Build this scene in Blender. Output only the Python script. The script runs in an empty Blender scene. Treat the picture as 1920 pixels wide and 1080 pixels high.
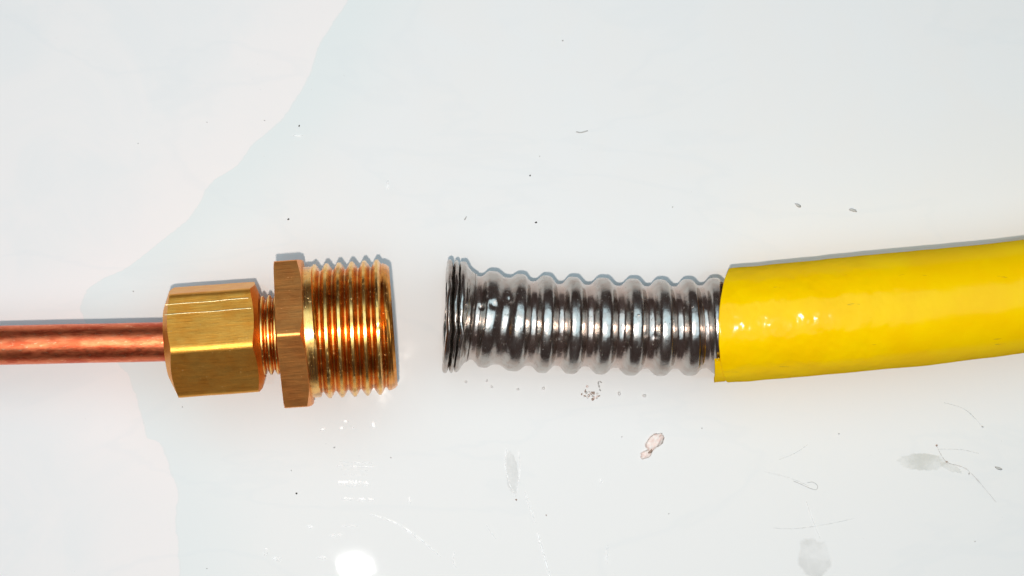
import bpy, math, random
from mathutils import Vector, noise

# ------------------------------------------------------------------ scene, camera, light
# 1 Blender unit = 1 cm
sc = bpy.context.scene
sc.unit_settings.system = 'METRIC'
sc.unit_settings.scale_length = 0.01
C = sc.collection
random.seed(7)
R = math.radians
PI = math.pi

CAM_H, Z0 = 36.0, 1.5
CPX, CPY = 740.0, 585.0          # the photo is a crop: the lens stood above this photo pixel
CX, CY = (CPX - 960) / 100, (540 - CPY) / 100
cam = bpy.data.cameras.new('camera')
cam.sensor_width = 36.0
cam.lens = 36.0 * (CAM_H - Z0) / 19.2
cam.clip_start, cam.clip_end = 0.5, 500
co = bpy.data.objects.new('camera', cam)
co.location = (CX, CY, CAM_H)
cam.shift_x = (960 - CPX) / 1920
cam.shift_y = (CPY - 540) / 1920
C.objects.link(co)
sc.camera = co

w = bpy.data.worlds.new("World")
sc.world = w
w.use_nodes = True
bg = w.node_tree.nodes['Background']
bg.inputs[0].default_value = (1.0, 0.76, 0.72, 1)      # dim room
bg.inputs[1].default_value = 0.055

def area(name, loc, size, power, color, target=None, size_y=None):
    l = bpy.data.lights.new(name, 'AREA')
    l.shape = 'ELLIPSE' if size_y else 'DISK'
    l.size = size
    if size_y: l.size_y = size_y
    l.energy = power
    l.color = color
    o = bpy.data.objects.new(name, l)
    o.location = loc
    C.objects.link(o)
    if target is not None:
        o.rotation_euler = (Vector(target) - Vector(loc)).to_track_quat('-Z', 'Y').to_euler()
    return o

FLASH = 6900.0
area('flash_lamp', (CX - 0.7, CY - 2.15, CAM_H), 0.6, FLASH, (1.0, 0.885, 0.79), (0, -0.5, 0))
area('ceiling_light', (0, 18, 150), 200, 140000.0, (0.62, 0.87, 1.0), (0, 0, 0))
area('lamp_bulb', (CX - 2.83, CY - 18.1, 94), 2.35, 800.0, (1.0, 0.98, 0.94), (-3, -5, 0), 1.25)

sc.view_settings.view_transform = 'Standard'
sc.view_settings.look = 'None'
sc.view_settings.gamma = 1.0
sc.view_settings.exposure = 0.24

# ------------------------------------------------------------------ helpers
def P(px, py, z=0.0):
    """photo pixel -> place at height z (straight-down view)"""
    k = (CAM_H - z) / (CAM_H - Z0) / 100.0
    return Vector((CX + (px - CPX) * k, CY + (CPY - py) * k, z))

def link(name, verts, faces, mat, parent=None, smooth=40, kind=None):
    me = bpy.data.meshes.new(name)
    me.from_pydata([tuple(v) for v in verts], [], faces)
    me.update()
    if smooth is not None:
        for p in me.polygons: p.use_smooth = True
        me.set_sharp_from_angle(angle=R(smooth))
    if mat: me.materials.append(mat)
    o = bpy.data.objects.new(name, me)
    C.objects.link(o)
    if parent: o.parent = parent
    if kind: o['kind'] = kind
    return o

def empty(name, loc, rz, label, cat, group=None):
    o = bpy.data.objects.new(name, None)
    o.empty_display_size = 0.3
    o.location = loc
    o.rotation_euler = (0, 0, rz)
    C.objects.link(o)
    tag(o, label, cat, group)
    return o

def tag(o, label, cat, group=None):
    o['label'] = label
    o['category'] = cat
    if group: o['group'] = group

def grid_faces(nr, nc, wrap=True, off=0):
    f = []
    for i in range(nr - 1):
        for j in range(nc if wrap else nc - 1):
            a = off + i * nc + j
            b = off + i * nc + (j + 1) % nc
            f.append((a, b, b + nc, a + nc))
    return f

def axial(s, phi, r):
    """local fitting frame: X along the axis, phi=0 up, phi=+90 towards -Y"""
    return (s, -r * math.sin(phi), r * math.cos(phi))

# ------------------------------------------------------------------ materials
class NT:
    def __init__(self, name):
        self.m = bpy.data.materials.new(name)
        self.m.use_nodes = True
        self.t = self.m.node_tree
        self.t.nodes.clear()
        self.out = self.n('ShaderNodeOutputMaterial')
        self.b = self.n('ShaderNodeBsdfPrincipled')
        self.l(self.b.outputs[0], self.out.inputs[0])
        self.tc = self.n('ShaderNodeTexCoord')
        self.obj = self.tc.outputs['Object']
    def n(self, k, **kw):
        x = self.t.nodes.new(k)
        for a, v in kw.items(): setattr(x, a, v)
        return x
    def l(self, a, b): self.t.links.new(a, b)
    def put(self, sock, v):
        if isinstance(v, bpy.types.NodeSocket): self.l(v, sock)
        elif isinstance(v, (tuple, list)) and len(v) == 3 and sock.type == 'RGBA': sock.default_value = (*v, 1)
        else: sock.default_value = v
    def mapping(self, scale=(1, 1, 1), loc=(0, 0, 0), rot=(0, 0, 0), src=None):
        x = self.n('ShaderNodeMapping')
        x.inputs['Scale'].default_value = scale
        x.inputs['Location'].default_value = loc
        x.inputs['Rotation'].default_value = rot
        self.l(src or self.obj, x.inputs[0])
        return x.outputs[0]
    def noise(self, scale, detail=4, rough=0.55, vec=None, dist=0.0):
        x = self.n('ShaderNodeTexNoise')
        x.inputs['Scale'].default_value = scale
        x.inputs['Detail'].default_value = detail
        x.inputs['Roughness'].default_value = rough
        x.inputs['Distortion'].default_value = dist
        self.l(vec or self.obj, x.inputs['Vector'])
        return x.outputs[0]
    def ramp(self, f, a, b, c0=0.0, c1=1.0):
        x = self.n('ShaderNodeMapRange')
        x.interpolation_type = 'SMOOTHSTEP'
        self.put(x.inputs[0], f)
        for i, v in zip((1, 2, 3, 4), (a, b, c0, c1)): x.inputs[i].default_value = v
        return x.outputs[0]
    def mix(self, f, a, b):
        x = self.n('ShaderNodeMix', data_type='RGBA')
        self.put(x.inputs[0], f); self.put(x.inputs[6], a); self.put(x.inputs[7], b)
        return x.outputs[2]
    def math(self, op, a, b=0.0, clamp=False):
        x = self.n('ShaderNodeMath', operation=op, use_clamp=clamp)
        self.put(x.inputs[0], a); self.put(x.inputs[1], b)
        return x.outputs[0]
    def bump(self, h, dist, strength=1.0, prev=None):
        x = self.n('ShaderNodeBump')
        x.inputs['Strength'].default_value = strength
        x.inputs['Distance'].default_value = dist
        self.l(h, x.inputs['Height'])
        if prev: self.l(prev, x.inputs['Normal'])
        return x.outputs[0]
    def set(self, **kw):
        for k, v in kw.items(): self.put(self.b.inputs[k.replace('_', ' ')], v)

def brass_flat(nm, A, B, D):
    t = NT(nm)
    st = t.noise(1.0, 6, 0.75, t.mapping((2.2, 30, 30)))
    sc_ = t.noise(1.0, 4, 0.7, t.mapping((30, 5, 5)))
    big = t.noise(3.0, 4)
    pit = t.ramp(t.noise(22, 2, 0.5), 0.72, 0.80)
    c = t.mix(t.ramp(st, 0.3, 0.7), A, B)
    c = t.mix(t.ramp(big, 0.35, 0.7), c, D)
    c = t.mix(t.math('MULTIPLY', pit, 0.55), c, (0.95, 0.74, 0.42))
    t.set(Base_Color=c, Metallic=1.0, Roughness=t.ramp(st, 0.3, 0.7, 0.52, 0.38))
    n = t.bump(st, 0.007, 0.55)
    n = t.bump(sc_, 0.006, 0.5, n)
    n = t.bump(t.noise(1.7, 2), 0.02, 0.3, n)
    n = t.bump(pit, 0.006, 0.6, n)
    t.set(Normal=n)
    return t.m

def brass_thread():
    t = NT('turned brass thread')
    a = t.noise(5.0, 5, 0.6)
    ring = t.noise(1.0, 3, 0.6, t.mapping((40, 1.2, 1.2)))
    pit = t.ramp(t.noise(22, 3, 0.6), 0.62, 0.72)
    c = t.mix(t.ramp(a, 0.35, 0.65), (0.88, 0.46, 0.12), (0.95, 0.60, 0.20))
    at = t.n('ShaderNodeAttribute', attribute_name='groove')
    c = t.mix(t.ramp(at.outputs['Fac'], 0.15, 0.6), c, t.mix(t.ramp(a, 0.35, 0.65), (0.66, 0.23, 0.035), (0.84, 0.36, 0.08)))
    c = t.mix(t.ramp(t.noise(2.6, 4, 0.6, t.mapping(loc=(5, 2, 8))), 0.50, 0.66, 0, 0.65), c, (0.34, 0.17, 0.05))
    c = t.mix(t.math('MULTIPLY', pit, 0.5), c, (0.98, 0.82, 0.5))
    t.set(Base_Color=c, Metallic=1.0, Roughness=t.ramp(ring, 0.3, 0.7, 0.20, 0.32))
    n = t.bump(ring, 0.004, 0.5)
    n = t.bump(pit, 0.006, 0.7, n)
    t.set(Normal=n)
    return t.m

def copper():
    t = NT('handled copper')
    a = t.noise(1.0, 6, 0.65, t.mapping((2.2, 7, 7)))
    b = t.noise(1.0, 4, 0.6, t.mapping((9, 22, 22)))
    ox = t.ramp(a, 0.42, 0.62)
    c = t.mix(ox, (0.86, 0.215, 0.09), (0.68, 0.115, 0.045))
    c = t.mix(t.ramp(b, 0.58, 0.72, 0, 0.7), c, (0.94, 0.48, 0.26))
    t.set(Base_Color=c, Metallic=1.0, Roughness=t.ramp(b, 0.3, 0.7, 0.46, 0.32))
    n = t.bump(b, 0.006, 0.35)
    n = t.bump(a, 0.008, 0.25, n)
    t.set(Normal=n)
    return t.m

def steel():
    t = NT('corrugated stainless steel')
    a = t.noise(1.0, 5, 0.6, t.mapping((7, 2.4, 2.4)))
    b = t.noise(7.0, 3, 0.55)
    pit = t.ramp(t.noise(20, 2), 0.68, 0.76)
    c = t.mix(t.ramp(b, 0.4, 0.65), (0.50, 0.465, 0.43), (0.45, 0.38, 0.34))
    at = t.n('ShaderNodeAttribute', attribute_name='groove')
    c = t.mix(t.math('MULTIPLY', at.outputs['Fac'], t.ramp(a, 0.25, 0.6, 0.35, 0.9)), c, (0.60, 0.46, 0.40))
    t.set(Base_Color=c, Metallic=1.0, Roughness=t.ramp(a, 0.3, 0.7, 0.17, 0.30))
    n = t.bump(a, 0.012, 0.55)
    n = t.bump(b, 0.012, 0.4, n)
    n = t.bump(pit, 0.008, 0.7, n)
    t.set(Normal=n)
    return t.m

def yellow():
    t = NT('yellow PVC sleeve')
    a = t.noise(1.3, 3, 0.5)
    d = t.noise(1.0, 4, 0.6, t.mapping((2.5, 9, 9)))
    scr = t.ramp(t.noise(1.0, 3, 0.6, t.mapping((1.6, 11, 11), (2, 0, 4))), 0.70, 0.74, 0, 0.55)
    c = t.mix(t.ramp(a, 0.3, 0.7), (0.97, 0.57, 0.0), (1.0, 0.63, 0.0))
    c = t.mix(scr, c, (0.50, 0.28, 0.02))
    t.set(Base_Color=c, Roughness=t.ramp(d, 0.3, 0.7, 0.10, 0.16))
    t.b.inputs['Subsurface Weight'].default_value = 0.15
    t.b.inputs['Subsurface Radius'].default_value = (0.15, 0.08, 0.01)
    t.b.inputs['Specular IOR Level'].default_value = 0.0
    sx = t.n('ShaderNodeSeparateXYZ'); t.l(t.obj, sx.inputs[0])
    amp = t.ramp(sx.outputs[0], 4.3, 6.5, 1.0, 0.22)       # kneaded near the cut, smooth farther on
    n = t.bump(t.math('MULTIPLY', amp, t.noise(1.0, 2, 0.5, t.mapping((2.6, 2.0, 2.0)))), 0.07, 0.75)
    n = t.bump(t.noise(16, 2, 0.5), 0.004, 0.25, n)
    t.set(Normal=n)
    g = t.n('ShaderNodeBsdfGlossy')
    g.inputs['Roughness'].default_value = 0.17
    t.l(n, g.inputs['Normal'])
    mx = t.n('ShaderNodeMixShader')
    mx.inputs[0].default_value = 0.016
    t.l(t.b.outputs[0], mx.inputs[1]); t.l(g.outputs[0], mx.inputs[2]); t.l(mx.outputs[0], t.out.inputs[0])
    return t.m

def orange_cut():
    t = NT('cut edge of the sleeve')
    a = t.noise(9, 3)
    t.set(Base_Color=t.mix(a, (0.55, 0.20, 0.01), (0.75, 0.36, 0.01)), Roughness=0.5)
    return t.m

def plain(name, col, rough=0.6, col2=None, sc_=12):
    t = NT(name)
    a = t.noise(sc_, 3)
    t.set(Base_Color=t.mix(t.ramp(a, 0.35, 0.65), col, col2 or tuple(x * 0.75 for x in col)), Roughness=rough)
    return t.m

def tile():
    t = NT('glazed white tile')
    sep = t.n('ShaderNodeSeparateXYZ')
    t.l(t.obj, sep.inputs[0])
    X, Y = sep.outputs[0], sep.outputs[1]
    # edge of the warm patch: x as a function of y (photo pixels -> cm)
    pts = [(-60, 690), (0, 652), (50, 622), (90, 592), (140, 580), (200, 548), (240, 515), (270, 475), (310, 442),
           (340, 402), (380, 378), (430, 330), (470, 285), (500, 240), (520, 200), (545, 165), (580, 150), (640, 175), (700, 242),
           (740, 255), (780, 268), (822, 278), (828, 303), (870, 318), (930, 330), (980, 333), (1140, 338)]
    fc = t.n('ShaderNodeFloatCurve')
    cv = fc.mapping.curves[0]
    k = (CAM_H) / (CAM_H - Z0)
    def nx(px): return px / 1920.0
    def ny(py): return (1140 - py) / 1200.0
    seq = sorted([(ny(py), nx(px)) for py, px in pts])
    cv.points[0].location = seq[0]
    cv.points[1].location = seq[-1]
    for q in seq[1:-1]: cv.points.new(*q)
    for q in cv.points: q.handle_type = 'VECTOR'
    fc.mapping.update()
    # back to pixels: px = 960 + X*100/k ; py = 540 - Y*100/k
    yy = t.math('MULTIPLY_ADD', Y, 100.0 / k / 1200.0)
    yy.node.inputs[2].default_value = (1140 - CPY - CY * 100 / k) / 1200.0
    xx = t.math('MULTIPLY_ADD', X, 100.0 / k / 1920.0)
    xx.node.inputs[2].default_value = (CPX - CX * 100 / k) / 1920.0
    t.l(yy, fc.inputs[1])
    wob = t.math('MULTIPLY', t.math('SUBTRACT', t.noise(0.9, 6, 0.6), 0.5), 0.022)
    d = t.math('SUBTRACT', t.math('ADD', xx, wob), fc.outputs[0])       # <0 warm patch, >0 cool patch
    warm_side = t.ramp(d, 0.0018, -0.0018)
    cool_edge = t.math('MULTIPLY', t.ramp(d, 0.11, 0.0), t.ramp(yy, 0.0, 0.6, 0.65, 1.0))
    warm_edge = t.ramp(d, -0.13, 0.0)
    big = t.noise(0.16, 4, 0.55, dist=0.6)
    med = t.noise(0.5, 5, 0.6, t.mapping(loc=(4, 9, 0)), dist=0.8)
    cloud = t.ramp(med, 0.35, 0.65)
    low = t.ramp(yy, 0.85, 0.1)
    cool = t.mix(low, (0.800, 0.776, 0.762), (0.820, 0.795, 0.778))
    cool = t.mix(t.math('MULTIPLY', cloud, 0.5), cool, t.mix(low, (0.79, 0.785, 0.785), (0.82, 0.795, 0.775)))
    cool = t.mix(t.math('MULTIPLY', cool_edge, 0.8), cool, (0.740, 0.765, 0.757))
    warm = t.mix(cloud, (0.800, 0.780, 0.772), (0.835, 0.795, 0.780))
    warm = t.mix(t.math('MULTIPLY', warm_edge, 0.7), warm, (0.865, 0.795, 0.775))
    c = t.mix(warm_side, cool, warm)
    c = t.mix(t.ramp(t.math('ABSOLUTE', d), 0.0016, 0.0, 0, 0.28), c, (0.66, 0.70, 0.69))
    # soft grey veins
    vein = t.math('ABSOLUTE', t.math('SUBTRACT', t.noise(0.13, 5, 0.5, t.mapping((1, 2.4, 1), (3, 1, 0), (0, 0, 0.35)), dist=0.5), 0.5))
    c = t.mix(t.ramp(vein, 0.02, 0.0, 0, 0.10), c, (0.66, 0.69, 0.71))
    # fine grime specks
    sp = t.ramp(t.noise(14.0, 2, 0.5), 0.755, 0.80, 0, 0.45)
    c = t.mix(sp, c, (0.60, 0.58, 0.56))
    rough = t.ramp(t.noise(2.2, 5, 0.65), 0.35, 0.75, 0.02, 0.05)
    t.set(Base_Color=c, Roughness=rough)
    t.b.inputs['Specular IOR Level'].default_value = 0.35
    n = t.bump(t.ramp(t.noise(5.0, 4, 0.6), 0.60, 0.75), 0.002, 0.05)
    t.set(Normal=n)
    return t.m

def film(name, col, a0, a1, sc_=3.0, rough=0.35, lo=0.35, hi=0.6):
    t = NT(name)
    fd = t.n('ShaderNodeAttribute', attribute_name='fade')
    t.set(Base_Color=col, Roughness=rough, Alpha=t.math('MULTIPLY', fd.outputs['Fac'], t.ramp(t.noise(sc_, 5, 0.65), lo, hi, a0, a1)))
    return t.m

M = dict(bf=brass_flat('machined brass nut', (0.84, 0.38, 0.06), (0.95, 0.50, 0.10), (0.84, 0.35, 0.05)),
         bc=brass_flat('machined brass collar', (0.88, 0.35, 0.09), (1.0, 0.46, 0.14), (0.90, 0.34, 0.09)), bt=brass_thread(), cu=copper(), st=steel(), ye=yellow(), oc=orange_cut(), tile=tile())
M['dark'] = plain('dark grit', (0.05, 0.045, 0.04))
M['grey'] = plain('grey lint', (0.54, 0.53, 0.51))
M['pink'] = plain('pinkish crumb', (0.80, 0.60, 0.54), 0.45, (0.84, 0.75, 0.70), 16)
M['rust'] = plain('brown grit', (0.40, 0.27, 0.21))
M['clear'] = plain('pale grit and light dots', (0.82, 0.80, 0.78), 0.25)
M['bore'] = plain('dark bore', (0.10, 0.07, 0.04), 0.6)
M['scratch_b'] = plain('bright scratched brass', (0.95, 0.78, 0.42), 0.35)
M['scratch_b'].node_tree.nodes['Principled BSDF'].inputs['Metallic'].default_value = 1.0

# ------------------------------------------------------------------ table
def slab(x0, x1, y0, y1, z, th):
    v = [(x0, y0, z), (x1, y0, z), (x1, y1, z), (x0, y1, z), (x0, y0, z - th), (x1, y0, z - th), (x1, y1, z - th), (x0, y1, z - th)]
    f = [(0, 1, 2, 3), (4, 7, 6, 5), (0, 4, 5, 1), (1, 5, 6, 2), (2, 6, 7, 3), (3, 7, 4, 0)]
    return v, f
v, f = slab(-60, 60, -60, 60, 0.0, 1.0)
table = link('tabletop', v, f, M['tile'], None, None, 'structure')

# ------------------------------------------------------------------ brass fitting on a copper pipe
AX = R(4.2)
org = P(315, 642.5, 0)
Zf = 1.56                                            # collar stands on one corner
o3 = P(315, 642.5, Zf)
fit = empty('pipe_fitting', (o3.x, o3.y, 0), AX,
            'brass threaded compression fitting screwed on the end of a copper pipe', 'pipe fitting')

def up(verts, dz=Zf): return [(a, b, c + dz) for a, b, c in verts]

def hex_polar(AF2, fillet, rot, nper=18):
    """list of (phi, r) round a hexagon with rounded corners; rot = phi of a corner"""
    Rv = AF2 / math.cos(PI / 6)
    out = []
    for k in range(6):
        a = rot + k * PI / 3
        cd = Rv - fillet / math.cos(PI / 6)          # fillet circle centre distance
        cx, cy = cd * math.cos(a), cd * math.sin(a)
        for q in range(7):
            b = a - PI / 6 + q * (PI / 3) / 6
            x, y = cx + fillet * math.cos(b), cy + fillet * math.sin(b)
            out.append((math.atan2(y, x), math.hypot(x, y)))
        # points along the flat to the next corner
        x0, y0 = cx + fillet * math.cos(a + PI / 6), cy + fillet * math.sin(a + PI / 6)
        a2 = a + PI / 3
        x1, y1 = cd * math.cos(a2) + fillet * math.cos(a2 - PI / 6), cd * math.sin(a2) + fillet * math.sin(a2 - PI / 6)
        for q in range(1, nper):
            t = q / nper
            x, y = x0 + (x1 - x0) * t, y0 + (y1 - y0) * t
            out.append((math.atan2(y, x), math.hypot(x, y)))
    return out

def hex_part(name, s0, s1, AF2, fillet, rot, cl, cr, hole, mat, wob=0.0):
    """cl / cr = (radius of end face, axial run per radial cm) of the left and right chamfer"""
    pol = hex_polar(AF2, fillet, rot)
    nc = len(pol)
    rows = []
    def chs(c, r): return max(0.004, (r - c[0]) * c[1]) if r > c[0] else 0.004
    rows.append([(s0 + 0.02, p, hole) for p, r in pol])
    rows.append([(s0, p, hole + 0.01) for p, r in pol])
    rows.append([(s0, p, min(cl[0], r) - 0.006) for p, r in pol])
    rows.append([(s0 + 0.004, p, min(cl[0], r)) for p, r in pol])
    for t in (0.5, 0.96, 1.0):
        rows.append([(s0 + 0.004 + (chs(cl, r)) * t, p, min(cl[0], r) + (r - min(cl[0], r)) * t - (0.006 if t == 1.0 else 0) * 0) for p, r in pol])
    rows.append([(s0 + 0.02 + chs(cl, r), p, r + 0.0) for p, r in pol])
    n = 8
    for i in range(1, n):
        rows.append([((s0 + 0.02 + chs(cl, r)) * (1 - i / n) + (s1 - 0.02 - chs(cr, r)) * (i / n), p, r) for p, r in pol])
    rows.append([(s1 - 0.02 - chs(cr, r), p, r) for p, r in pol])
    for t in (1.0, 0.96, 0.5):
        rows.append([(s1 - 0.004 - (chs(cr, r)) * t, p, min(cr[0], r) + (r - min(cr[0], r)) * t) for p, r in pol])
    rows.append([(s1 - 0.004, p, min(cr[0], r)) for p, r in pol])
    rows.append([(s1, p, min(cr[0], r) - 0.006) for p, r in pol])
    rows.append([(s1, p, hole + 0.01) for p, r in pol])
    rows.append([(s1 - 0.02, p, hole) for p, r in pol])
    V = []
    for row in rows:
        for s, p, r in row:
            q = Vector(axial(s, p, r))
            q += Vector((0, 1, 1)) * wob * noise.noise(q * 2.3 + Vector((3, 3, 3)))
            V.append(q)
    return link(name, up(V), grid_faces(len(rows), nc), mat, fit, 24)

# copper pipe: straight piece in the nut, then slightly bent, lying down on the table beyond the frame
def tube_path(pts, rfun, nc=48, n=160):
    """pts: control points (Vector); returns verts, faces of a swept tube"""
    def cr(a, b, c, d, t):
        return 0.5 * ((2 * b) + (c - a) * t + (2 * a - 5 * b + 4 * c - d) * t * t + (3 * b - a - 3 * c + d) * t ** 3)
    P_ = [pts[0] * 2 - pts[1]] + pts + [pts[-1] * 2 - pts[-2]]
    path = []
    seg = len(pts) - 1
    for i in range(n + 1):
        u = i / n * seg
        k = min(int(u), seg - 1)
        path.append(cr(P_[k], P_[k + 1], P_[k + 2], P_[k + 3], u - k))
    V = []
    L = 0
    for i, c in enumerate(path):
        d = (path[min(i + 1, n)] - path[max(i - 1, 0)]).normalized()
        side = d.cross(Vector((0, 0, 1))).normalized()
        upv = side.cross(d)
        if i: L += (c - path[i - 1]).length
        for j in range(nc):
            p = 2 * PI * j / nc
            r = rfun(L, p)
            V.append(c + side * (r * math.sin(p)) + upv * (r * math.cos(p)))
    return V, grid_faces(n + 1, nc)

ca, sa = math.cos(AX), math.sin(AX)
def to_local(pw):
    d = pw - Vector((o3.x, o3.y, 0))
    return Vector((d.x * ca + d.y * sa, -d.x * sa + d.y * ca, d.z))
pts = [to_local(P(x, y, z)) for x, y, z in ((352, 640, Zf), (300, 641, Zf), (200, 643.2, Zf - .01), (100, 645, Zf - .02), (0, 647.5, Zf - .04), (-150, 652, Zf - .16),
                                            (-420, 662, Zf - .62), (-700, 676, 0.45), (-900, 690, 0.372))]
def rpipe(L, p):
    return 0.368 + 0.004 * noise.noise(Vector((L * 0.9, math.cos(p), math.sin(p)))) + 0.0016 * noise.noise(Vector((L * 5, 3 * math.cos(p), 3 * math.sin(p))))
v, f = tube_path(pts, rpipe, 56, 420)
link('copper_pipe', v, f, M['cu'], fit, 60)

# compression nut
hex_part('compression_nut', 0.0, 1.77, 0.972, 0.15, R(8.0), (0.70, 0.42), (0.80, 0.36), 0.385, M['bf'], 0.006)
nut = bpy.data.objects['compression_nut']
# two long bright scratches on the upper flat of the nut
def scratch_on_nut(y0, y1, xa, xb, wd):
    n0 = R(8.0) - PI / 6                                # flat normal angle
    V, F = [], []
    m = 24
    for i in range(m + 1):
        t = i / m
        x = xa + (xb - xa) * t
        yl = y0 + (y1 - y0) * t + 0.004 * math.sin(t * 9)
        # yl = local +Y offset from axis; height on the flat: y*sin + z*cos = AF2
        ny, nz = -math.sin(n0), math.cos(n0)
        z = (0.972 + 0.0035 - yl * ny) / nz
        wv = wd * (0.5 + 0.5 * noise.noise(Vector((x * 4, y0 * 9, 0)))) + 0.004
        tv = Vector((0, nz, -ny))
        c = Vector((x, yl, z))
        V += [c - tv * wv, c + Vector((0, ny, nz)) * 0.003, c + tv * wv, c - Vector((0, ny, nz)) * 0.01]
    for i in range(m):
        for j in range(4):
            a = i * 4 + j; b = i * 4 + (j + 1) % 4
            F.append((a, a + 4, b + 4, b))
    link('scratch', up(V), F, M['scratch_b'], nut, 60)
scratch_on_nut(0.520, 0.525, 0.08, 1.66, 0.007)
scratch_on_nut(0.700, 0.715, 0.10, 1.62, 0.006)

# threaded parts
def thread_part(name, s0, s1, rmin, rmax, pitch, u0, cone, hole, mat, nc=160, runin=None, flat=0.10, runout=None):
    """u0: position of one crest; cone = (end radius, slope) chamfer on the right end; runin = (s, r) plain shoulder"""
    prof = [(0.0, 1), (flat, 1), (0.5 - flat * 0.6, 0), (0.5 + flat * 0.6, 0), (1 - flat, 1)]
    k0 = math.floor((s0 - u0) / pitch) - 2
    k1 = math.ceil((s1 - u0) / pitch) + 2
    us = []
    for k in range(k0, k1 + 1):
        for i in range(len(prof)):
            a, ha = prof[i]
            b, hb = prof[i + 1] if i + 1 < len(prof) else (1.0, 1)
            for q in range(3):
                us.append((u0 + pitch * (k + a + (b - a) * q / 3), ha + (hb - ha) * q / 3))
    rows = []
    for u, h in us:
        row = []
        for j in range(nc + 1):
            p = -PI + 2 * PI * j / nc
            s = u - pitch * p / (2 * PI)
            sc2 = min(max(s, s0), s1)
            hh = h
            r = rmin + (rmax - rmin) * (hh ** 0.9)
            nz = noise.noise(Vector((s * 6, math.cos(p) * 3, math.sin(p) * 3)))
            r += 0.006 * nz * (0.3 + hh)
            if hh > 0.9:
                n2 = noise.noise(Vector((s * 9 + 40, math.cos(p) * 9, math.sin(p) * 9)))
                if n2 > 0.42: r -= 0.05 * (n2 - 0.42)
            if runin and s < runin[0]:
                t = min(1, (runin[0] - s) / 0.03)
                r = r + (runin[1] - r) * t
            if runout and s > runout[0]:
                t = min(1, (s - runout[0]) / 0.03)
                r = r + (runout[1] + 0.010 * math.sin(s * 60) - r) * t
            r = min(r, cone[0] + (s1 - sc2) * cone[1])
            if s > s1 or s < s0:
                r = min(r, cone[0]) if s > s1 else r
            row.append(Vector(axial(sc2, p, r)))
        rows.append(row)
    V = [q for row in rows for q in row]
    F = grid_faces(len(rows), nc + 1, False)
    off = len(V)
    # end annulus and bore on the right
    ring = []
    for (s, r) in ((s1, cone[0]), (s1 + 0.0, hole + 0.02), (s1 - 0.02, hole), (s1 - 0.9, hole)):
        for j in range(nc + 1):
            p = -PI + 2 * PI * j / nc
            V.append(Vector(axial(s, p, r)))
    F += grid_faces(4, nc + 1, False, off)
    o = link(name, up(V), F, mat, fit, 50)
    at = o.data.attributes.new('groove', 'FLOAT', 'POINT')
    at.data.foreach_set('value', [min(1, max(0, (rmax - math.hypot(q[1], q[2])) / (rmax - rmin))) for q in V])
    return o

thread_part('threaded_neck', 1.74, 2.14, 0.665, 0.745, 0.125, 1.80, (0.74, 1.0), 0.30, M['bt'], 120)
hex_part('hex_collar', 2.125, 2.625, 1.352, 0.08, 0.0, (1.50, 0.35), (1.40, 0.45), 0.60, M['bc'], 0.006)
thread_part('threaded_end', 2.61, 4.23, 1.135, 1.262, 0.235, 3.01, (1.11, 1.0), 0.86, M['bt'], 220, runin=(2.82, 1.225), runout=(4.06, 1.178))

# ------------------------------------------------------------------ corrugated hose in its yellow sleeve
ZH = 1.085
KH = (CAM_H - ZH) / (CAM_H - Z0) / 100.0              # cm per photo pixel at the hose axis
ctr = [(800, 591), (838, 592.7), (868, 594), (913, 598.5), (969, 605), (1020, 608), (1071, 610), (1127, 611.5), (1185, 613.5), (1238, 614.3),
       (1292, 613.6), (1342, 611.3), (1400, 607.5), (1461, 602), (1540, 594.5), (1623, 586), (1720, 577), (1817, 567), (1920, 553.5),
       (2030, 535), (2150, 510), (2300, 470), (2500, 405)]
def cy(x):
    n = len(ctr)
    k = max(0, min(n - 2, next((i for i in range(n - 1) if ctr[i + 1][0] >= x), n - 2)))
    x0, y0 = ctr[k]; x1, y1 = ctr[k + 1]
    def sl(i):
        a = max(0, i - 1); b = min(n - 1, i + 1)
        return (ctr[b][1] - ctr[a][1]) / (ctr[b][0] - ctr[a][0])
    h = x1 - x0; t = (x - x0) / h
    m0, m1 = sl(k) * h, sl(k + 1) * h
    return (2*t**3 - 3*t**2 + 1)*y0 + (t**3 - 2*t**2 + t)*m0 + (-2*t**3 + 3*t**2)*y1 + (t**3 - t**2)*m1
def lift(x):
    # the sleeved part rises a little off the tabletop, steepest just after the cut
    def st(a, b):
        t = min(1, max(0, (x - a) / (b - a)))
        return t
    a = st(1290, 1350); b = st(1350, 1520); c2 = st(1520, 1700)
    return 0.5 * 0.60 * 0.125 * a * a + 1.70 * 0.125 * b + 1.8 * 0.125 * (c2 - 0.5 * c2 * c2)
def CP(x): return P(x, cy(x), ZH) + Vector((0, 0, lift(x)))
def frame(x):
    c = CP(x)
    d = (CP(x + 12) - CP(x - 12)).normalized()
    side = Vector((d.y, -d.x, 0)).normalized()       # towards photo-down
    return c, d, side
hb = P(1100, 611, 0)
hose = empty('gas_hose', (hb.x, hb.y, 0), 0,
             'flexible corrugated steel gas hose with flared end, partly covered by glossy yellow plastic sleeve', 'gas hose')
def ring_verts(x, rf, nc, p0=0.0, p1=2 * PI, closed=True):
    c, d, side = frame(x)
    out = []
    for j in range(nc):
        p = p0 + (p1 - p0) * j / (nc if closed else nc - 1)
        r = rf(p)
        q = c + side * (r * math.sin(p)) + side.cross(d) * (r * math.cos(p))
        out.append(q - hose.location)
    return out
crests = [(868, 1.00), (913.5, 0.922), (969, 0.928), (1020, 0.925), (1071.5, 0.925), (1127.5, 0.916), (1184.5, 0.922), (1238, 0.915), (1291, 0.918), (1342, 0.918),
          (1395, 0.918), (1450, 0.918)]
val = [0.80, 0.835, 0.80, 0.775, 0.775, 0.775, 0.78, 0.78, 0.79, 0.79, 0.79]
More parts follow.
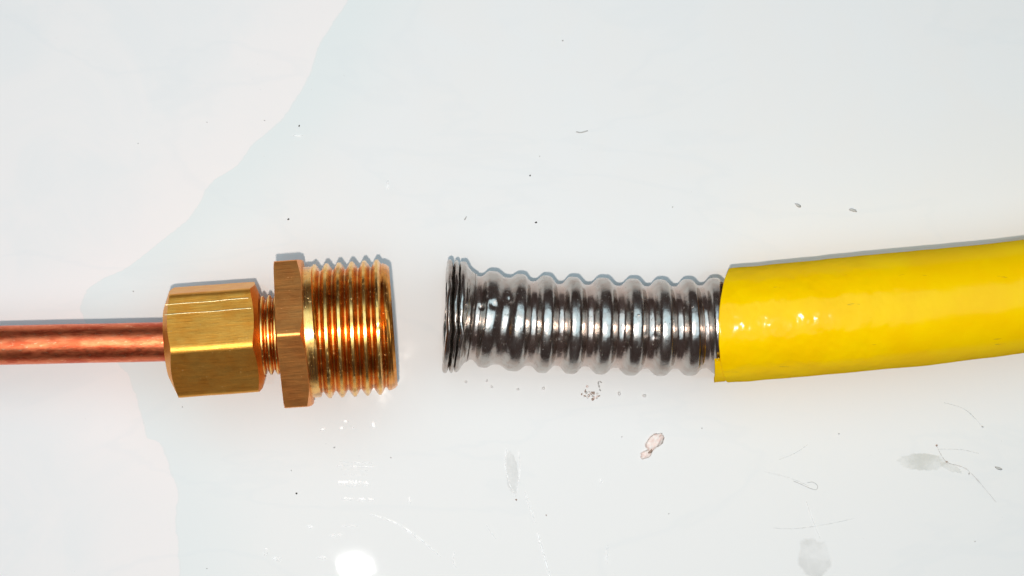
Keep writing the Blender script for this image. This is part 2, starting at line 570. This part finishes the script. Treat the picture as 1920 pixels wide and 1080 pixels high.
def rcor(x, p):
    for i in range(len(crests) - 1):
        a, ra = crests[i]; b, rb = crests[i + 1]
        if a <= x <= b:
            t = (x - a) / (b - a)
            rv = val[i]
            w_ = abs(2 * t - 1)                       # 1 at crests, 0 at the valley
            w2 = min(1, max(0, (w_ - 0.5) * 1.5 + 0.58))
            h = 0.88 * (0.5 - 0.5 * math.cos(PI * w2)) + 0.12 * w_ ** 2 * (2 - w_)
            rc = ra if t < 0.5 else rb
            r = rv + (rc - rv) * h
            break
    else:
        r = 0.9
    cp, sp = math.cos(p), math.sin(p)
    r += 0.009 * noise.noise(Vector((x * 0.018, cp * 1.4, sp * 1.4)))
    r += 0.0045 * noise.noise(Vector((x * 0.06, cp * 4, sp * 4 + 7)))
    # small dents on the first rings
    for dx, dp, dr, dd in ((918, -0.30, 0.10, 0.035), (905, -0.55, 0.09, 0.02), (946, -0.50, 0.09, 0.03), (1037, 0.30, 0.08, 0.018), (1218, 0.2, 0.07, 0.012), (898, -0.25, 0.06, 0.03)):
        q = ((x - dx) * KH) ** 2 + (((p + PI) % (2 * PI) - PI - dp) * 0.9) ** 2
        r -= dd * math.exp(-q / (dr * dr) * 1.6)
    return r
nc = 200
V = []
xs = []
x = 883.0
while x <= 1440:
    xs.append(x); x += 1.9
for x in xs:
    V += ring_verts(x, lambda p: rcor(x, p), nc)
# inner wall so the pipe is a real tube
pipe = link('corrugated_pipe', V, grid_faces(len(xs), nc), M['st'], hose, 60)
at = pipe.data.attributes.new('groove', 'FLOAT', 'POINT')
at.data.foreach_set('value', [min(1, max(0, 1 - (rcor(x, 1.0) - 0.77) / 0.09)) for x in xs for j in range(nc)])

# flattened flare: squeezed rings at the mouth
fl = [(835.0, 0.70), (834.5, 0.80), (834.2, 0.93), (834.5, 1.03), (836, 1.068), (839, 1.082), (842, 1.070), (844, 1.035), (845.8, 0.94), (847.6, 1.035), (849, 1.062), (852, 1.068),
      (854.5, 1.045), (856, 0.935), (857.8, 1.035), (860, 1.05), (863, 1.055), (866, 1.04), (868.5, 1.005), (871, 0.955), (874, 0.91), (878, 0.872), (882, 0.845), (886.5, 0.823)]
V = []
fr = []
for (x, r) in fl[:]:
    fr.append((x, r))
fine = []
for i in range(len(fr) - 1):
    for q in range(4):
        t = q / 4
        t2 = t
        fine.append((fr[i][0] + (fr[i + 1][0] - fr[i][0]) * t2, fr[i][1] + (fr[i + 1][1] - fr[i][1]) * t2))
fine.append(fr[-1])
for i, (x, r) in enumerate(fine):
    c, d, side = frame(x)
    row = []
    for j in range(nc):
        p = 2 * PI * j / nc
        cp, sp = math.cos(p), math.sin(p)
        n1 = noise.noise(Vector((x * 0.10, cp * 2.2, sp * 2.2)))
        n2 = noise.noise(Vector((x * 0.25, cp * 6, sp * 6 + 3)))
        rr = r + (0.018 * n1 + 0.010 * n2) * (1 if r > 0.9 else 0.3)
        sh = (2.6 * noise.noise(Vector((cp * 1.8 + 5, sp * 1.8, 0))) + 1.4 * noise.noise(Vector((cp * 5, sp * 5, x * 0.05)))) * KH * (1 if x < 872 else 0.2)
        q = c + d * sh + side * (rr * sp) + Vector((0, 0, rr * cp))
        row.append(q - hose.location)
    V += row
link('flared_flange', V, grid_faces(len(fine), nc), M['st'], hose, 70)

# yellow sleeve
def x_end(p):
    """photo x where the cut of the sleeve lies, p: 0 = up, + = photo-down"""
    q = (p + PI) % (2 * PI) - PI
    tab = [(-PI, 1368), (-PI / 2, 1374), (-1.2, 1369.5), (-0.9, 1363), (-0.6, 1357), (-0.3, 1350.5), (0.0, 1346.5), (0.3, 1345.5), (0.6, 1346.5), (0.9, 1349.5), (1.2, 1353.5), (PI / 2, 1357), (PI, 1368)]
    for i in range(len(tab) - 1):
        if tab[i][0] <= q <= tab[i + 1][0]:
            t = (q - tab[i][0]) / (tab[i + 1][0] - tab[i][0])
            return tab[i][1] + (tab[i + 1][1] - tab[i][1]) * t + 0.5 * noise.noise(Vector((q * 5, 0, 0)))
    return 1368
def rsl(x, p):
    r = 1.078 + 0.006 * math.cos((x - 1600) / 140) - 0.022 * max(0, (x - 1720) / 200.0) * (1 if x < 1920 else 200.0 / (x - 1720))
    cp, sp = math.cos(p), math.sin(p)
    r += 0.012 * noise.noise(Vector((x * 0.012, cp * 0.9, sp * 0.9)))
    r += 0.0035 * noise.noise(Vector((x * 0.035, cp * 2.0, sp * 2.0 + 9)))
    r += 0.004 * math.cos((x - 1395) / 55 * 2 * PI) * math.exp(-max(0, x - 1360) / 160)      # corrugations pressing through
    return r
ts = [0, 0.0006, 0.002, 0.004] + [0.008 * i for i in range(1, 125)] + [1.0]
XE = 2480
def srow(t, rf, nc):
    out = []
    for j in range(nc):
        p = 2 * PI * j / nc
        xe = CPX + (x_end(p) - CPX) * (CAM_H - ZH - 1.08 * math.cos(p)) / (CAM_H - ZH) + 11.0 * math.cos(p)
        x = xe + (XE - xe) * t
        c, d, side = frame(x)
        r = rf(x, p)
        out.append(c + side * (r * math.sin(p)) + side.cross(d) * (r * math.cos(p)) - hose.location)
    return out
nc2 = 144
V = []
rows = 0
def edge(t): return 0.014 if t == 0 else (0.004 if t == 0.0006 else 0)
for t in reversed(ts):
    V += srow(t, lambda x, p: rsl(x, p) - edge(t), nc2); rows += 1
sleeve = link('yellow_sleeve', V, [tuple(reversed(q)) for q in grid_faces(rows, nc2)], M['ye'], hose, 60)
V = srow(0.0, lambda x, p: rsl(x, p) - 0.014, nc2) + srow(0.0004, lambda x, p: rsl(x, p) - 0.105, nc2) + srow(0.03, lambda x, p: 0.965, nc2) + srow(0.2, lambda x, p: 0.96, nc2)
link('cut_edge', V, grid_faces(4, nc2), M['oc'], sleeve, 40)
# small cut flap at the lower corner
V = []
flap_rows = [(1352, 0), (1349, 1), (1343, 1), (1338, 1), (1334, 1), (1332, 1)]
npf = 30
rowsf = []
for layer in (0, 1):
    for xi, (x, _) in enumerate(flap_rows if layer == 0 else flap_rows[::-1]):
        for j in range(npf):
            t = j / (npf - 1)
            p = R(37) + R(54) * t
            xx = x - 3.0 + 4.0 * t + (0.7 * noise.noise(Vector((t * 6, x, 0))))
            c, d, side = frame(xx)
            r = (1.055 if layer == 0 else 0.965) + 0.012 * (1352 - x) / 20
            V.append(c + side * (r * math.sin(p)) + side.cross(d) * (r * math.cos(p)) - hose.location)
nr = len(flap_rows) * 2
F = grid_faces(nr, npf, False)
m = len(flap_rows)
for i in range(m - 1):                                  # close the two short sides
    a, b = i, i + 1
    a2, b2 = nr - 1 - i, nr - 2 - i
    F.append((a * npf, a2 * npf, b2 * npf, b * npf))
    F.append((a * npf + npf - 1, b * npf + npf - 1, b2 * npf + npf - 1, a2 * npf + npf - 1))
link('cut_flap', V, F, M['ye'], sleeve, 35)

# ------------------------------------------------------------------ marks of the tabletop, and caustic light painted on it
def blob_film(name, cx, cy_, rx, ry, rot, mat, z, seed, rag=0.18, n=64):
    V = [P(cx, cy_, z)]
    h = 0.0025
    V[0].z = z + h
    for ring in (0.6, 0.86, 1.0):
        for j in range(n):
            a = 2 * PI * j / n
            k = ring * (1 + rag * noise.noise(Vector((math.cos(a) * 1.7 + seed, math.sin(a) * 1.7, 0))) + rag * 0.5 * noise.noise(Vector((math.cos(a) * 6, math.sin(a) * 6 + seed, 1))))
            x, y = rx * k * math.cos(a), ry * k * math.sin(a)
            q = P(cx + x * math.cos(rot) - y * math.sin(rot), cy_ + x * math.sin(rot) + y * math.cos(rot), z)
            q.z = z + (h if ring < 1 else 0.0005)
            V.append(q)
    F = [(0, 1 + (j + 1) % n, 1 + j) for j in range(n)]
    for j in range(n):
        a, b = 1 + j, 1 + (j + 1) % n
        F.append((a, b, b + n, a + n))
        F.append((a + n, b + n, b + 2 * n, a + 2 * n))
    o = link(name, V, F, mat, table, 60)
    at = o.data.attributes.new('fade', 'FLOAT', 'POINT')
    at.data.foreach_set('value', [1.0] * (1 + n) + [1.0] * n + [0.0] * n)
    return o

def ribbon(name, pts_, wd, mat, z, seed=0):
    """thin ragged streak through photo points"""
    V, F = [], []
    n = 60
    tot = len(pts_) - 1
    cen = []
    for i in range(n + 1):
        u = i / n * tot
        k = min(int(u), tot - 1)
        t = u - k
        g = lambda i_: Vector(pts_[max(0, min(tot, i_))])
        a, b, c, d = g(k - 1), g(k), g(k + 1), g(k + 2)
        cen.append(0.5 * ((2 * b) + (c - a) * t + (2 * a - 5 * b + 4 * c - d) * t * t + (3 * b - a - 3 * c + d) * t ** 3))
    for i, c in enumerate(cen):
        d = (cen[min(i + 1, n)] - cen[max(0, i - 1)]).normalized()
        nn = Vector((-d.y, d.x))
        w0 = wd * (0.35 + 0.65 * abs(math.sin(PI * i / n)) ** 0.4) * (0.7 + 0.9 * noise.noise(Vector((i * 0.33, seed, 0))))
        w0 = max(w0, 0.3)
        for sgn, hh in ((-1, 0.0005), (0, 0.0035), (1, 0.0005)):
            q = P(c.x + nn.x * w0 * sgn, c.y + nn.y * w0 * sgn, z)
            q.z = z + hh
            V.append(q)
    for i in range(n):
        for j in range(2):
            a = i * 3 + j
            F.append((a, a + 1, a + 4, a + 3))
    o = link(name, V, F, mat, table, 60)
    at = o.data.attributes.new('fade', 'FLOAT', 'POINT')
    at.data.foreach_set('value', [0.35, 1.0, 0.35] * (n + 1))
    return o

stain_m = film('pale dried stain', (0.58, 0.57, 0.49), 0.08, 0.28, 1.2)
stain_g = film('grey dried stain', (0.55, 0.54, 0.51), 0.05, 0.19, 1.2)
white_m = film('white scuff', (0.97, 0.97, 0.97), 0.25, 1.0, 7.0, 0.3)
grey_m = film('grey hairline', (0.50, 0.52, 0.52), 0.10, 0.38, 1.5, 0.4)
brown_m = film('brownish streak', (0.50, 0.42, 0.37), 0.10, 0.40, 2.0, 0.4)
blob_film('stain', 1728, 866, 52, 17, R(2), stain_m, 0.004, 3.0, 0.22)
blob_film('stain', 1782, 876, 24, 8, R(22), stain_m, 0.009, 6.0, 0.3)
blob_film('stain', 1527, 1046, 32, 40, R(-14), stain_g, 0.004, 9.0, 0.2)
blob_film('stain', 960, 888, 12, 44, R(-4), stain_g, 0.004, 12.0, 0.2)
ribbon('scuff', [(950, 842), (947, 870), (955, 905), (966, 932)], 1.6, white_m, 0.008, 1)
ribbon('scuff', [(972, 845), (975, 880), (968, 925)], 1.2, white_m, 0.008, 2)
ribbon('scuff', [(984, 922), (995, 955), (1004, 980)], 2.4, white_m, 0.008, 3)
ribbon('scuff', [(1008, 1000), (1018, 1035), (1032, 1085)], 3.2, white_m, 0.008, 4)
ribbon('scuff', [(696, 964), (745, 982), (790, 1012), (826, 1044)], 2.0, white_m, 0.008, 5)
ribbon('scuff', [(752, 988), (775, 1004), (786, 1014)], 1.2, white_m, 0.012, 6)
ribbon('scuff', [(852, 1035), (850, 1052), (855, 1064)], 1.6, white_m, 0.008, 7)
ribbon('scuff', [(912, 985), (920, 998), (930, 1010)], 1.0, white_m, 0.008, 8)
ribbon('hairline', [(1450, 990), (1490, 991), (1545, 984), (1602, 972)], 0.9, grey_m, 0.008, 9)
ribbon('hairline', [(1432, 884), (1480, 896), (1518, 912)], 0.9, grey_m, 0.008, 10)
ribbon('hairline', [(1460, 862), (1490, 850), (1514, 834)], 1.0, grey_m, 0.008, 11)
ribbon('hairline', [(1770, 755), (1810, 768), (1842, 800)], 1.2, grey_m, 0.008, 12)
ribbon('hairline', [(1756, 836), (1775, 866), (1815, 882), (1868, 942)], 1.5, brown_m, 0.014, 13)
ribbon('hairline', [(1760, 842), (1800, 843), (1835, 850)], 0.8, grey_m, 0.008, 14)
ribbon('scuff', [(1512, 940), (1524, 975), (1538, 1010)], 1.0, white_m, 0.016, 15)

soft_w = film('painted caustic white', (1.0, 1.0, 1.0), 0.0, 0.7, 5.0, 0.25, 0.38, 0.62)  # white film that paints reflected light onto the tile
for i, (y0, a, b, wd) in enumerate(((866, 636, 700, 1.0), (873, 632, 704, 1.6), (880, 640, 690, 0.8), (889, 645, 688, 0.8), (905, 634, 691, 6.5), (935, 640, 702, 4.0))):
    ribbon('painted_caustic', [(a, y0), ((a + b) / 2, y0 + 1.5), (b, y0 + 2)], wd, soft_w, 0.008, 20 + i)  # caustic light below the threads, painted as white ribbons
for i, (x, y, rx, ry) in enumerate(((606, 804, 7, 3), (648, 790, 6, 2.5), (640, 803, 4, 3), (661, 802, 3, 2), (700, 797, 4, 6), (727, 347, 2.5, 9), (768, 937, 2, 6), (582, 988, 5, 3), (498, 1036, 4, 9), (520, 1048, 9, 5),
                                    (604, 1046, 8, 3), (630, 1004, 10, 3), (655, 986, 14, 1.6), (558, 254, 10, 1.5), (1127, 903, 3, 5), (1138, 1040, 3, 16))):
    blob_film('painted_sparkle', x, y, rx, ry, 0.0, soft_w, 0.012, 30 + i, 0.6, 20)  # pale spots, most of them sparkles of light painted white

# ------------------------------------------------------------------ loose specks, lint, crumbs and caustic light dots
def lump(px, py, rx, ry, rz, rot, mat, name, label, cat, group=None, seed=0, rag=0.45, parent=None, sub=2):
    import bmesh
    bm = bmesh.new()
    bmesh.ops.create_icosphere(bm, subdivisions=sub, radius=1.0)
    base = P(px, py, 0)
    kk = 0.01 * CAM_H / (CAM_H - Z0)
    for q in bm.verts:
        c = q.co.copy()
        c *= 1 + rag * noise.noise(c * 1.6 + Vector((seed, seed * 2, 0)))
        x, y = c.x * rx * kk, c.y * ry * kk
        q.co = Vector((x * math.cos(rot) - y * math.sin(rot), x * math.sin(rot) + y * math.cos(rot), max(c.z, -0.6) * rz * kk + 0.6 * rz * kk))
    me = bpy.data.meshes.new(name)
    bm.to_mesh(me); bm.free()
    for p in me.polygons: p.use_smooth = True
    me.materials.append(mat)
    o = bpy.data.objects.new(name, me)
    C.objects.link(o)
    if parent:
        o.parent = parent
        o.location = base - parent.location
    else:
        o.location = base
        tag(o, label, cat, group)
    return o

G = 'dust specks scattered on the white tile'
far = [
    (541, 411, 2.4, 'dark', 'dark dust speck straight above the hexagonal collar of the brass fitting'),
    (1005, 417, 2.3, 'dark', 'dark dust speck above the second ring of the corrugated hose'),
    (994, 329, 1.9, 'dark', 'dark dust speck high above the corrugated hose, below a fainter speck'),
    (1012, 293, 1.4, 'grey', 'faint grey speck just above the dark speck high over the hose'),
    (561, 236, 2.2, 'dark', 'dark dust speck beside the edge of the warm marbled patch in the upper left'),
    (496, 226, 1.6, 'grey', 'small grey speck on the warm patch, close to its slanting edge'),
    (388, 229, 1.4, 'grey', 'small grey speck in the middle of the warm patch at upper left'),
    (259, 269, 1.5, 'grey', 'grey speck on the warm patch, the lowest of the three up there'),
    (1055, 76, 1.8, 'grey', 'grey speck alone near the upper edge of the photo'),
    (1261, 388, 1.6, 'grey', 'small grey speck above the right part of the corrugated pipe'),
    (250, 546, 1.6, 'grey', 'small grey speck just above the copper pipe near the nut'),
    (556, 925, 2.0, 'dark', 'dark speck low in the photo to the left of the bright lamp reflection'),
    (627, 839, 2.2, 'grey', 'grey speck below the threads of the brass fitting'),
    (733, 858, 1.7, 'grey', 'small grey speck below and right of the brass threads'),
    (546, 882, 1.6, 'grey', 'small faint speck below the hexagonal collar, above a dark one'),
    (342, 763, 1.5, 'grey', 'small grey speck right under the compression nut'),
    (388, 1066, 1.5, 'grey', 'grey speck at the bottom edge left of centre'),
    (1254, 963, 1.6, 'grey', 'small grey speck below the pink crumb'),
    (1166, 819, 1.5, 'grey', 'small grey speck just left of the pink crumb'),
    (1573, 813, 1.8, 'grey', 'grey speck under the yellow sleeve, left of the beige stain'),
    (1316, 803, 1.5, 'grey', 'small grey speck below the cut end of the yellow sleeve'),
    (1828, 1015, 1.5, 'grey', 'grey speck in the lower right corner area'),
    (1024, 966, 1.7, 'rust', 'brown speck beside the upper end of the long white scuff'),
    (968, 937, 2.2, 'rust', 'brown grit at the lower tip of the narrow grey smear'),
    (1756, 835, 2.2, 'rust', 'reddish brown grit above the beige stain on the right'),
    (1775, 866, 1.8, 'rust', 'brown grit lying on the right end of the beige stain'),
    (1842, 800, 2.2, 'grey', 'grey grit at the end of the faint hairline under the sleeve'),
    (1817, 888, 2.2, 'grey', 'grey grit to the right of the beige stain'),
]
for i, (x, y, r, m_, lb) in enumerate(far):
    lump(x, y, r, r * random.uniform(0.6, 1.0), r * 0.6, random.uniform(0, 3), M[m_], 'dust_speck', lb, 'speck', G, seed=i * 1.7, sub=1)

G2 = 'short flakes of lint above the yellow sleeve'
lump(1496, 385, 6, 2.6, 2, R(-35), M['grey'], 'lint_flake', 'small grey lint flake above the yellow sleeve, the left one of two', 'lint', G2, 31)
lump(1599, 394, 7, 2.8, 2, R(-18), M['grey'], 'lint_flake', 'small grey lint flake above the yellow sleeve, the right one of two', 'lint', G2, 37)
lump(873, 409, 1.3, 4.2, 1.5, R(-30), M['grey'], 'lint_flake', 'thin slanted grey lint flake above the flared end of the hose', 'lint', None, 41)
lump(1872, 878, 8, 2.2, 1, R(-20), M['grey'], 'lint_flake', 'long grey lint flake beyond the right end of the beige stain', 'lint', None, 43)

def fibre(pts_, r, mat, name, label, cat):
    base = P(*pts_[len(pts_) // 2], 0)
    q = [P(x, y, 0) - base + Vector((0, 0, r * 1.1)) for x, y in pts_]
    v, f = tube_path(q, lambda L, p: r, 8, 40)
    o = link(name, v, f, mat, None, 60)
    o.location = base
    tag(o, label, cat)
    return o
fibre([(1080, 247), (1087, 248.5), (1094, 247.5), (1102, 245)], 0.011, M['grey'], 'lint_fibre', 'tiny curved grey fibre high above the corrugated hose', 'fibre')
fibre([(1514, 905), (1524, 904), (1533, 911), (1530, 918), (1520, 916), (1500, 907), (1488, 902)], 0.0045, M['grey'], 'lint_fibre', 'tiny looped grey fibre between the pink crumb and the beige stain', 'fibre')

# pinkish crumb: two pieces stuck together
pb = P(1222, 835, 0)
crumb = empty('plastic_crumb', pb, 0, 'pinkish crumb of two stuck lumps lying below the corrugated hose', 'crumb')
lump(1228, 829, 20, 10, 4, R(52), M['pink'], 'large_lump', '', '', None, 51, 0.6, crumb, 3)
lump(1211, 852, 11, 7, 3, R(30), M['pink'], 'small_lump', '', '', None, 57, 0.5, crumb, 3)
lump(1219, 846, 6, 3, 3.5, R(40), M['rust'], 'dark_seam', '', '', None, 58, 0.5, crumb, 2)

# grit heap under the hose
hg = P(1108, 740, 0)
grit = empty('grit_heap', hg, 0, 'little heap of grey and brown grit just below the corrugated hose', 'grit')
for i in range(26):
    x = 1108 + random.gauss(0, 8); y = 741 + random.gauss(0, 7)
    lump(x, y, random.uniform(1.2, 4.2), random.uniform(1.0, 2.6), random.uniform(1, 2), random.uniform(0, 3), M[random.choice(['grey', 'rust', 'pink', 'clear'])],
         'grain', '', '', None, i * 2.1, 0.5, grit, 1)
for i, (x, y) in enumerate(((1122, 718), (1123, 724), (1125, 731), (1126, 716))):
    lump(x, y, 1.6, 3.4, 1.5, R(20 * i), M['grey'], 'grain', '', '', None, i * 5.1, 0.5, grit, 1)

# dots of caustic light below the hose, built as pale lumps
G3 = 'caustic light dots below the hose, built as pale lumps'
for i, (x, y, r, lb) in enumerate(((874, 716, 3.0, 'caustic light dot built as a pale lump under the neck of the flared hose end'),
                                   (913, 714, 2.6, 'caustic light dot built as a pale lump under the first ring of the hose'),
                                   (922, 725, 2.8, 'caustic light dot built as a pale lump slightly right of and below the one under the first ring'),
                                   (971, 730, 2.8, 'caustic light dot built as a pale lump under the second ring of the hose'),
                                   (1019, 728, 3.2, 'caustic light dot built as a pale lump under the third ring of the hose'),
                                   (1161, 738, 3.6, 'caustic light dot built as a pale lump right of the grit heap below the hose'),
                                   (1208, 742, 3.6, 'caustic light dot built as a pale lump farthest right in the row below the hose'))):
    lump(x, y, r, r * 0.8, r * 0.7, i, M['clear'], 'caustic_dot', lb, 'crumb', G3, i * 3.3, 0.4, None, 2)
